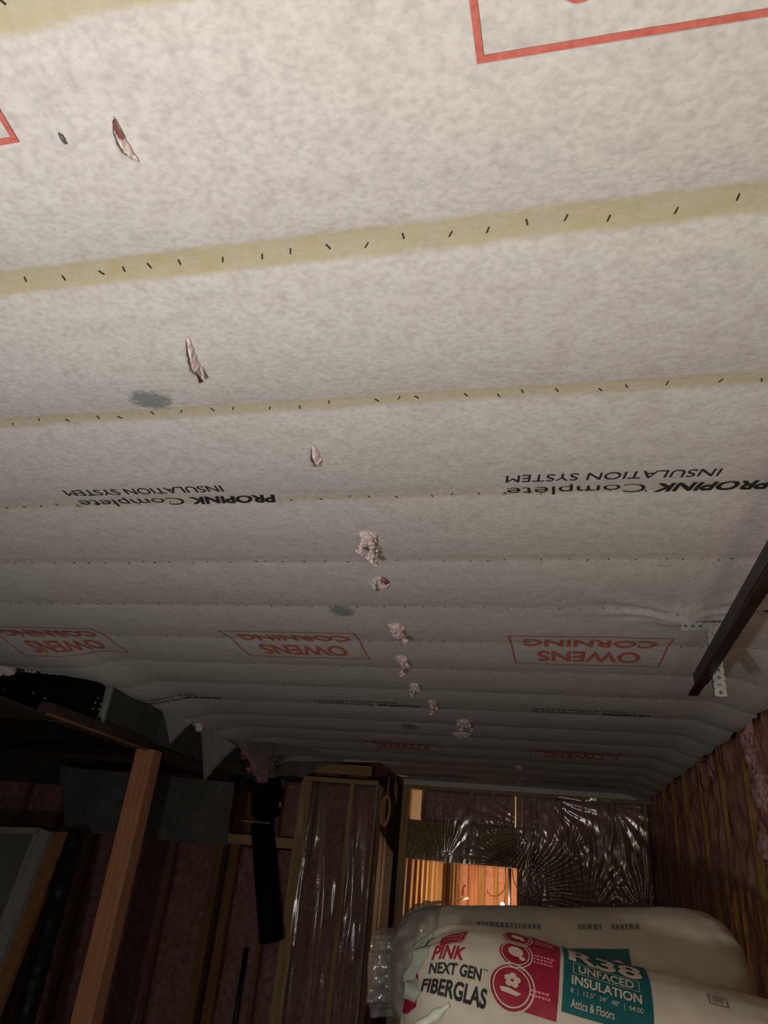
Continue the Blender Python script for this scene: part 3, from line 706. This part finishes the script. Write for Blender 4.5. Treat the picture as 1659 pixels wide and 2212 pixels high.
bm = bmesh.new(); slab(bm, [lean(-420, 1776), lean(88, 1788), lean(80, 1801), lean(-420, 1794)], .05); keep(link('frame_top', bm, M['white_trim'], None), fl)
strip('frame_bead', 73, 1800, 83, 1800, -.385, 'white_trim', -.012, .03, fl)
jb = strip('wood_plank', 109, 1797, 146, 1797, -.385, 'jamb', .04, .038); tag(jb, 'brown wood plank leaning beside the framed panel', 'plank')
bm = bmesh.new(); a, b = lean(160, 1803, .12), lean(160 - .27 * 560, 2363, .0)
add_tube(bm, [a.lerp(b, k / 80) for k in range(81)], lambda t: .062 + .012 * nz(t * 14) + .006 * nz(t * 60), 20)
for v in bm.verts: v.co += v.normal * 0; v.co.x += .012 * nz(v.co.z * 22, v.co.x * 30)
tag(link('plastic_roll', bm, M['black'], None, True), 'black plastic wrapped roll leaning between the brown plank and the post', 'roll')

# ------------------------------------------------------------------ garage door track and its hanger
gt = tag(empty('door_track', (.47, 2.0, 2.25)), 'dark garage door track hung from the ceiling near the right wall', 'track')
prof = [(-.028, 0), (-.030, .052), (-.014, .060), (.016, .060), (.028, .046), (.028, .006), (.022, .006), (.022, .042), (.012, .054), (-.012, .054), (-.024, .048), (-.022, 0)]
bm = bmesh.new(); ya, yb = .3, 2.53
prof = [(p[0] * .72, p[1] * .72) for p in prof]
xs0, zs0 = .470, 2.224
A = [bm.verts.new((xs0 + p[0] - .015, ya, zs0 + p[1])) for p in prof]; B = [bm.verts.new((xs0 + p[0] + .003, yb, zs0 + p[1])) for p in prof]
for i in range(len(prof)):
    j = (i + 1) % len(prof); bm.faces.new((A[i], A[j], B[j], B[i]))
bm.faces.new(A); bm.faces.new(B[::-1]); bmesh.ops.recalc_face_normals(bm, faces=bm.faces[:])
keep(link('channel', bm, M['track'], None), gt)
keep(box('lower_lip', (xs0 - .022, 1.2, zs0 - .009), (xs0 + .010, 2.64, zs0 + .001), M['track'], None, .003), gt)
def angle(name, o, L_, axis, w=.032, holes=True):
    """perforated angle iron; built from strips so that the holes are real"""
    bm = bmesh.new(); t = .0028; pitch = .024
    n = int(L_ / pitch)
    for leg in (0, 1):
        for k in range(n):
            hs = 20; r = .0062
            outer = []; inner = []
            for i in range(hs):
                a = i * 2 * math.pi / hs; c_, s_ = math.cos(a), math.sin(a); m_ = max(abs(c_), abs(s_))
                outer.append((w / 2 + c_ / m_ * w / 2, pitch * (k + .5) + s_ / m_ * pitch / 2)); inner.append((w / 2 + c_ * r, pitch * (k + .5) + s_ * r))
            def P(u, v, d):
                p = Vector((u, d, v)) if leg == 0 else Vector((d, u, v))
                return p
            for d in (0, t):
                O = [bm.verts.new(P(u, v, d)) for u, v in outer]; I = [bm.verts.new(P(u, v, d)) for u, v in inner]
                for i in range(hs): j = (i + 1) % hs; bm.faces.new((O[i], O[j], I[j], I[i]))
    bmesh.ops.remove_doubles(bm, verts=bm.verts[:], dist=1e-5)
    bmesh.ops.recalc_face_normals(bm, faces=bm.faces[:])
    R = {'Z': Matrix.Identity(4), 'X': Matrix.Rotation(math.pi / 2, 4, 'Y')}[axis]
    bmesh.ops.transform(bm, matrix=Matrix.Translation(o) @ R, verts=bm.verts[:])
    return keep(link(name, bm, M['galv'], None), gt)
hang = angle('hanger_angle', (.4925, 2.43, 2.165), .25, 'Z', .036)
angle('ceiling_angle', (.415, 2.432, 2.412), .20, 'X', .03)
for z in (2.19, 2.235, 2.40):
    bm = bmesh.new(); add_tube(bm, [(.508, 2.434, z), (.508, 2.420, z)], .008, 6); o = link('bolt', bm, M['galv'], None); o.parent = hang; o.matrix_parent_inverse = (Matrix.Translation(-Vector(gt.location)) @ Matrix.Identity(4)).inverted() @ Matrix.Translation(-Vector(gt.location))

# ------------------------------------------------------------------ slits and tufts in the ceiling
def tuft(px_, py_, r, label, sq=(1, 1, 1), extra=(), seed=0, drop=.6):
    p = atZ(px_, py_, HC - .02); p.z = ceil_z(p.x, p.y)
    rg = random.Random(seed * 13 + 5); bm = bmesh.new()
    blob_bm(bm, p + Vector((0, -r * .35 * sq[1], 0)), r * .9, seed, .35, 4, (sq[0], sq[1] * .75, sq[2] * .75), 3.4)
    for k in range(34):
        u = rg.random(); a = rg.uniform(-1, 1)
        c = p + Vector((a * r * sq[0] * (.85 - .45 * u), (-.3 + 1.15 * u) * r * sq[1], -r * sq[2] * rg.uniform(.1, .75)))
        blob_bm(bm, c, r * rg.uniform(.12, .30), seed + k, .7, 2, (1, 1.3, .8), 4)
    for dx, dy, dz, rr in extra:
        for k in range(5): blob_bm(bm, p + Vector((dx, dy, dz)) + Vector((rg.uniform(-1, 1), rg.uniform(-2, 2), rg.uniform(-1, 1))) * rr * .7, rr * rg.uniform(.35, .8), seed + dx * 50 + k, .7, 2)
    o = link('insulation_tuft', bm, M['fluff'], None, True)
    return tag(o, label, 'insulation tuft', 'insulation tufts')
def slit(x0, y0, x1, y1, w, label, seed, puff=.012, flapdir=1, dark=False, bow=0.0):
    a, b = atZ(x0, y0, HC - .022), atZ(x1, y1, HC - .022)
    t = (b - a); L_ = Vector((t.x, t.y)).length; t = Vector((t.x, t.y, 0)).normalized(); s = Vector((-t.y, t.x, 0))
    root = empty('ceiling_slit', (a + b) / 2); tag(root, label, 'slit', 'slits cut in the ceiling fabric')
    n, m_ = 36, 8
    def lens(u, v):
        c = a + t * (L_ * u) + s * (bow * math.sin(math.pi * u)); k = math.sin(math.pi * u) ** .6 * w * (.8 + .5 * nz(u * 7, seed))
        p = c + s * ((v - .5) * 2 * k); z = ceil_z(p.x, p.y)
        p.z = z - .002 - puff * math.sin(math.pi * u) * math.sin(math.pi * v) - .35 * puff * nz(u * 14 + seed, v * 5) * math.sin(math.pi * v) ; return p
    keep(grid('exposed_fluff', n, m_, lens, M['fluff'], None), root)
    def lip(u, v):
        c = a + t * (L_ * u) + s * (bow * math.sin(math.pi * u)); k = math.sin(math.pi * u) ** .6 * w * (.8 + .5 * nz(u * 7, seed))
        p = c + s * (flapdir * (k + v * w * .9 * math.sin(math.pi * u))); z = ceil_z(p.x, p.y)
        p.z = z - .001 - (puff * 1.2) * (1 - v) * math.sin(math.pi * u); return p
    keep(grid('lifted_lip', n, 5, lip, M['ceiling'], None), root)
    if dark:
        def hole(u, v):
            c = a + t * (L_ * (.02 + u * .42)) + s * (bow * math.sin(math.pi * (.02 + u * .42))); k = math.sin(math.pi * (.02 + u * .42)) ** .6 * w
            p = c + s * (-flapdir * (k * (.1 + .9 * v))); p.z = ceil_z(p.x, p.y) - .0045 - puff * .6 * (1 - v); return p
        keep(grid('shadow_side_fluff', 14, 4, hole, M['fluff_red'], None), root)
    return root
slit(243, 256, 300, 353, .0055, 'long curved slit nearest the camera with pink insulation showing', 2, .012, 1, True, .006)
r = slit(404, 728, 432, 818, .0085, 'slit with a dark torn end, second in the row from the camera', 5, .016, 1)
p0, p1, p2 = atZ(424, 790, HC - .04), atZ(433, 818, HC - .03), atZ(443, 814, HC - .03)
bm = bmesh.new(); bm.faces.new([bm.verts.new(p + Vector((0, 0, -.012))) for p in (p0, p1, p2)]); bmesh.ops.solidify(bm, geom=bm.faces[:], thickness=.002); keep(link('torn_corner', bm, M['dark_wood'], None), r)
slit(674, 966, 692, 1011, .012, 'short squarish slit, third in the row from the camera', 8, .018, 1)
slit(820, 1250, 832, 1276, .026, 'small round slit with a shadowed hole between two bigger tufts', 11, .022, 1, True)
tuft(795, 1168, .03, 'round pink white tuft with a ragged lower edge, nearest of the tufts', (1, 1.5, .9), ((-.03, .02, -.03, .012), (-.005, .07, -.035, .014), (.01, .055, -.03, .013)), 1)
tuft(858, 1362, .036, 'squarish pink tuft just right of the red printed banner in mid ceiling', (1, 1.5, .8), ((-.02, .05, -.02, .014), (.02, .06, -.03, .016)), 4)
tuft(871, 1428, .034, 'pink tuft with a trailing strand, below the squarish one', (.95, 1.9, .9), ((-.02, .10, -.03, .013), (-.035, .13, -.03, .01)), 7)
tuft(896, 1487, .034, 'stubby pink tuft above the small black words', (.9, 1.9, .9), ((-.03, .08, -.02, .012),), 9)
tuft(936, 1524, .033, 'upright narrow pink tuft right of the small black words', (.8, 2.4, 1.0), ((-.02, .10, -.03, .014),), 12)
tuft(1003, 1563, .04, 'spiky pink tuft, upper of the two far tufts', (1.1, 2.2, .7), ((.03, .1, -.02, .015), (-.03, .12, -.02, .013)), 15)
tuft(996, 1589, .042, 'flat wide pink tuft, lower of the two far tufts', (1.6, 1.5, .5), (), 18)
tuft(1121, 1659, .03, 'tiny pale tuft on the darkest part of the ceiling near the far wall', (.9, 1.6, .8), (), 21)
bm = bmesh.new(); p = atZ(135, 300, HC - .02); p.z = ceil_z(p.x, p.y) - .002; blob_bm(bm, p, .006, 3, .4, 3, (.5, 1.4, .4))
tag(link('dark_fleck', bm, M['greyprint'], None, True), 'tiny dark fleck on the ceiling left of the nearest slit', 'fleck')

# ------------------------------------------------------------------ insulation bags
class Bag:
    def __init__(s, left, right, ry, rz, seed, roll=0.0):
        s.a, s.b = Vector(left), Vector(right); s.L = (s.b - s.a).length; s.ax = (s.b - s.a).normalized()
        s.up = (Vector((0, 0, 1)) - s.ax * s.ax.z).normalized(); s.fr = s.up.cross(s.ax); s.ry, s.rz, s.seed, s.roll, s.px0, s.ph0 = ry, rz, seed, roll, 0, 0
        if s.fr.y > 0: s.fr = -s.fr
    def P(s, x, h, off=0.0):
        """x metres from the left end, h metres round the girth up (+) or down (-) from the line facing the camera"""
        u = max(0.0, min(1.0, x / s.L)); c = abs(2 * u - 1)
        k = max(0.0, 1 - c ** 7) ** .42
        th = h / ((s.ry + s.rz) / 2) + s.roll
        e = 2.0 / 2.5
        ct, st = math.cos(th), math.sin(th)
        fx_ = math.copysign(abs(ct) ** e, ct); fz = math.copysign(abs(st) ** e, st)
        w = 1 + .03 * nz(x * 4 + s.seed, math.cos(th) * 1.5, math.sin(th) * 1.5) + .014 * nz(x * 11, math.cos(th) * 5 + s.seed, math.sin(th) * 5)
        end = sm(.72, .99, c)
        w += .07 * end * math.sin(9 * th + 3 * nz(x * 6, s.seed)) * (1 - .3 * end) + .03 * end * math.sin(21 * th + s.seed)
        sag = -.018 * math.sin(math.pi * u)
        r = s.fr * (fx_ * s.ry * k * w) + s.up * (fz * s.rz * k * w + sag)
        nrm = (s.fr * (ct / s.ry) + s.up * (st / s.rz)).normalized()
        return s.a + s.ax * x + r + nrm * off
    def body(s, name, parent, mat, nu=150, nv=120):
        g = 2 * math.pi * (s.ry + s.rz) / 2
        bm = bmesh.new()
        xs = [s.L * (.5 - .5 * math.cos(math.pi * (i / nu))) * .6 + s.L * (i / nu) * .4 for i in range(nu + 1)]
        V = [[bm.verts.new(s.P(min(max(x, .0008), s.L - .0008), g * j / nv)) for j in range(nv)] for x in xs]
        for i in range(nu):
            for j in range(nv): bm.faces.new((V[i][j], V[i + 1][j], V[i + 1][(j + 1) % nv], V[i][(j + 1) % nv]))
        bm.faces.new(V[0]); bm.faces.new(V[-1][::-1]); bmesh.ops.recalc_face_normals(bm, faces=bm.faces[:])
        return keep(link(name, bm, mat, None, True), parent)
    def print(s, name, bm, mat, parent, off):
        o = lay(name, bm, lambda x, h: s.P(s.px0 + (x - s.px0) * .8, s.ph0 + (h - s.ph0) * .84, off), mat, None, .012, .012)
        return keep(o, parent)
def bag_art(B, root, x0, h0, sc=1.0, sparse=False):
    """printing of the bag; x0,h0 is the lower left corner of the teal panel"""
    B.px0, B.ph0 = x0, h0
    bm = bmesh.new(); art_rect(bm, x0, h0, x0 + .262 * sc, h0 + .32 * sc); B.print('teal_panel', bm, M['teal'], root, .002)
    bm = bmesh.new(); cx = x0 + .128 * sc
    art_text(bm, 'R38', .225 * sc, .088 * sc, cx, h0 + .232 * sc, .03)
    art_text(bm, 'UNFACED', .165 * sc, .036 * sc, cx, h0 + .158 * sc, .02)
    art_stroke(bm, [(cx - .098 * sc, h0 + .134 * sc), (cx + .098 * sc, h0 + .134 * sc), (cx + .098 * sc, h0 + .182 * sc), (cx - .098 * sc, h0 + .182 * sc), (cx - .098 * sc, h0 + .134 * sc)], .002)
    art_text(bm, 'INSULATION', .205 * sc, .034 * sc, cx, h0 + .107 * sc, .02)
    art_text(bm, '8  |  12.5"  24"  48"  |  64.00', .21 * sc, .022 * sc, cx, h0 + .066 * sc, 0)
    art_text(bm, 'Attics & Floors', .125 * sc, .025 * sc, cx - .04 * sc, h0 + .03 * sc, .008)
    B.print('panel_lettering', bm, M['cream'], root, .0045)
    if sparse: return
    bm = bmesh.new(); art_rect(bm, x0 - .118, h0 - .03, x0 - .012, h0 + .30)
    for hh, rr in ((.028, .064), (.145, .05), (.235, .046)): art_disc(bm, x0 - .150, h0 + hh, rr, rr * 1.05)
    B.print('magenta_panel', bm, M['magenta'], root, .002)
    bm = bmesh.new()
    for hh, rr in ((.028, .064), (.145, .05), (.235, .046)):
        art_disc(bm, x0 - .150, h0 + hh, rr * 1.10, rr * 1.16, 40, .93); art_disc(bm, x0 - .150, h0 + hh, rr * .90, rr * .95, 40, .93)
    c = (x0 - .150, h0 + .028)
    for k in range(5): art_disc(bm, c[0] + .015 * math.cos(k * 1.257 + .3), c[1] + .017 + .014 * math.sin(k * 1.257 + .3), .011, .010, 16)
    art_poly(bm, [(c[0] - .036, c[1] - .012), (c[0] - .01, c[1] - .008), (c[0] + .03, c[1] - .016), (c[0] + .036, c[1] - .010), (c[0] + .02, c[1] - .026), (c[0] - .028, c[1] - .024)][::-1])
    c = (x0 - .150, h0 + .145); art_disc(bm, c[0], c[1] + .006, .024, .022, 24); art_disc(bm, c[0] + .022, c[1] - .016, .010, .009, 16)
    c = (x0 - .150, h0 + .235); art_disc(bm, c[0], c[1], .02, .012, 18); art_disc(bm, c[0] + .018, c[1] - .01, .008, .007, 12)
    B.print('round_icons', bm, M['cream'], root, .0045)
    for hh, rows in ((.015, 2), (.13, 3), (.22, 3)):          # print too small to read: broken lines
        bm = bmesh.new()
        for k in range(rows):
            x = x0 - .092; yy = h0 + hh + .013 * k
            while x < x0 - .036 - .008 * (k % 2):
                w = random.uniform(.004, .010); art_rect(bm, x, yy, x + w, yy + .007); x += w + .003
        B.print('panel_small_print', bm, M['pinkprint'], root, .0045)
    bm = bmesh.new(); art_poly(bm, [(x0 - 0.390, h0 + 0.110), (x0 - 0.321, h0 + 0.140), (x0 - 0.309, h0 + 0.210), (x0 - 0.393, h0 + 0.187)]); B.print('logo_block', bm, M['logo_red'], root, .002)
    bm = bmesh.new(); art_text(bm, 'OWENS', .058, .018, x0 - 0.351, h0 + 0.171, 0); art_text(bm, 'CORNING', .064, .018, x0 - 0.355, h0 + 0.147, 0)
    art_disc(bm, x0 - 0.353, h0 + 0.159, .040, .034, 30, .95); B.print('logo_lettering', bm, M['pinkprint'], root, .0045)
    bm = bmesh.new(); art_text(bm, 'PINK', .105, .048, x0 - 0.357, h0 + 0.090, .03, .2); B.print('magenta_word', bm, M['magenta'], root, .0028)
    bm = bmesh.new(); art_text(bm, 'NEXT GEN', .165, .040, x0 - 0.327, h0 + 0.033, .03); art_text(bm, 'TM', .014, .008, x0 - 0.234, h0 + 0.051)
    B.print('black_words', bm, M['ink'], root, .0028)
    bm = bmesh.new(); art_text(bm, 'FIBERGLAS', .205, .052, x0 - 0.321, h0 - 0.029, .03); art_text(bm, 'TM', .014, .008, x0 - 0.209, h0 - 0.005)
    B.print('black_words', bm, M['ink'], root, .0028)
    bm = bmesh.new(); art_poly(bm, [(x0 - .50, h0 - .16), (x0 - .43, h0 - .10), (x0 - .445, h0 + .02), (x0 - .475, h0 + .06), (x0 - .50, h0 - .03)]); B.print('folded_print', bm, M['magenta'], root, .003)
    bm = bmesh.new(); fx0 = x0 + .43; art_stroke(bm, [(fx0, h0 + .17), (fx0 + .052, h0 + .17), (fx0 + .052, h0 + .215), (fx0, h0 + .215), (fx0, h0 + .17)], .004)
    art_rect(bm, fx0 + .01, h0 + .182, fx0 + .042, h0 + .187); art_rect(bm, fx0 + .01, h0 + .194, fx0 + .042, h0 + .203); B.print('boxed_mark', bm, M['greyprint'], root, .0025)

FB = Bag((-.42, 2.30, 1.272), (.76, 2.36, 1.115), .25, .235, 3.0)
fb = tag(empty('insulation_bag', (FB.a + FB.b) / 2), 'white insulation bag with large teal R38 panel, nearest on the pile', 'bag', 'insulation bags in the pile')
FB.body('bag_body', fb, M['bag'])
bag_art(FB, fb, .395, .098)
RB = Bag((-.62, 3.08, 1.255), (.62, 3.12, 1.360), .27, .235, 11.0)
rb = tag(empty('insulation_bag', (RB.a + RB.b) / 2), 'white insulation bag lying behind the nearest one, its print mostly hidden', 'bag', 'insulation bags in the pile')
RB.body('bag_body', rb, M['bag'])
bag_art(RB, rb, .63, -.16, 1.0, True)
for x0, x1 in ((.27, .53), (.70, .80), (.84, .95)):           # dark print on top, too faint to read
    bm = bmesh.new(); x = x0
    while x < x1:
        w = random.uniform(.008, .02); art_rect(bm, x, .25, x + w, .278); x += w + .006
    RB.print('faint_print', bm, M['greyprint'], rb, .0025)
# crimped end seam of the front bag
def crimp(B, root, hs, x0, wdt, name='end_seam'):
    def f(u, v):
        h = hs[0] + u * (hs[1] - hs[0]); p = B.P(x0 + .012 * math.sin(u * 19), h, .004); q = B.P(x0 + .03, h, 0)
        d = (p - q).normalized(); return p + d * (v * wdt) + Vector((0, 0, .003 * math.sin(u * 40 + v * 3))) + B.fr * (.003 * math.sin(u * 33))
    return keep(grid(name, 60, 6, f, M['bagend'], None, True, .003), root)
crimp(FB, fb, (.02, .40), .045, .05); crimp(FB, fb, (-.38, -.10), .05, .045)
bm = bmesh.new(); q = [FB.P(.03, -.16, .012), FB.P(.045, -.07, .014), FB.P(.085, .0, .012), FB.P(.135, .04, .004)]
pts = [q[i].lerp(q[i + 1], k / 8) for i in range(3) for k in range(8)] + [q[3]]
add_tube(bm, pts, lambda t: .024 * (1 - t) + .006 + .003 * math.sin(t * 25), 12); keep(link('folded_corner', bm, M['bagend'], None, True), fb)
# clear outer wrap round the left end of the rear bag
def wrapf(u, v):
    x = -.06 + u * .26; h = -.30 + v * .78
    p = RB.P(max(x, .02), h, .012 + .012 * abs(nz(u * 6, v * 9, 3))); p += RB.ax * min(0, x - .02) + RB.fr * (.02 * nz(u * 5, v * 7)); return p
keep(grid('clear_wrap', 40, 70, wrapf, M['wrap'], None), rb)
# bags underneath carry these two
k = 0
for Bx, lab in ((FB, 'front'), (RB, 'back')):
    for lev in (1, 2):
        top = min(Bx.a.z, Bx.b.z) - .235 - .035
        zc = top - .236 if lev == 1 else .236
        rzz = .236 if lev == 1 else max(.2, .236)
        B2 = Bag((Bx.a.x, Bx.a.y, zc), (Bx.b.x, Bx.b.y, zc), .26, .235, 20 + k); k += 1
        if lev == 2: B2 = Bag((Bx.a.x, Bx.a.y, (top - .49) / 2), (Bx.b.x, Bx.b.y, (top - .49) / 2), .26, (top - .49) / 2, 20 + k)
        e = tag(empty('insulation_bag', (B2.a + B2.b) / 2), 'plain white insulation bag, %s of the %s stack under the printed bag' % ('middle' if lev == 1 else 'lowest', lab), 'bag', 'insulation bags in the pile')
        B2.body('bag_body', e, M['bag'], 60, 48)
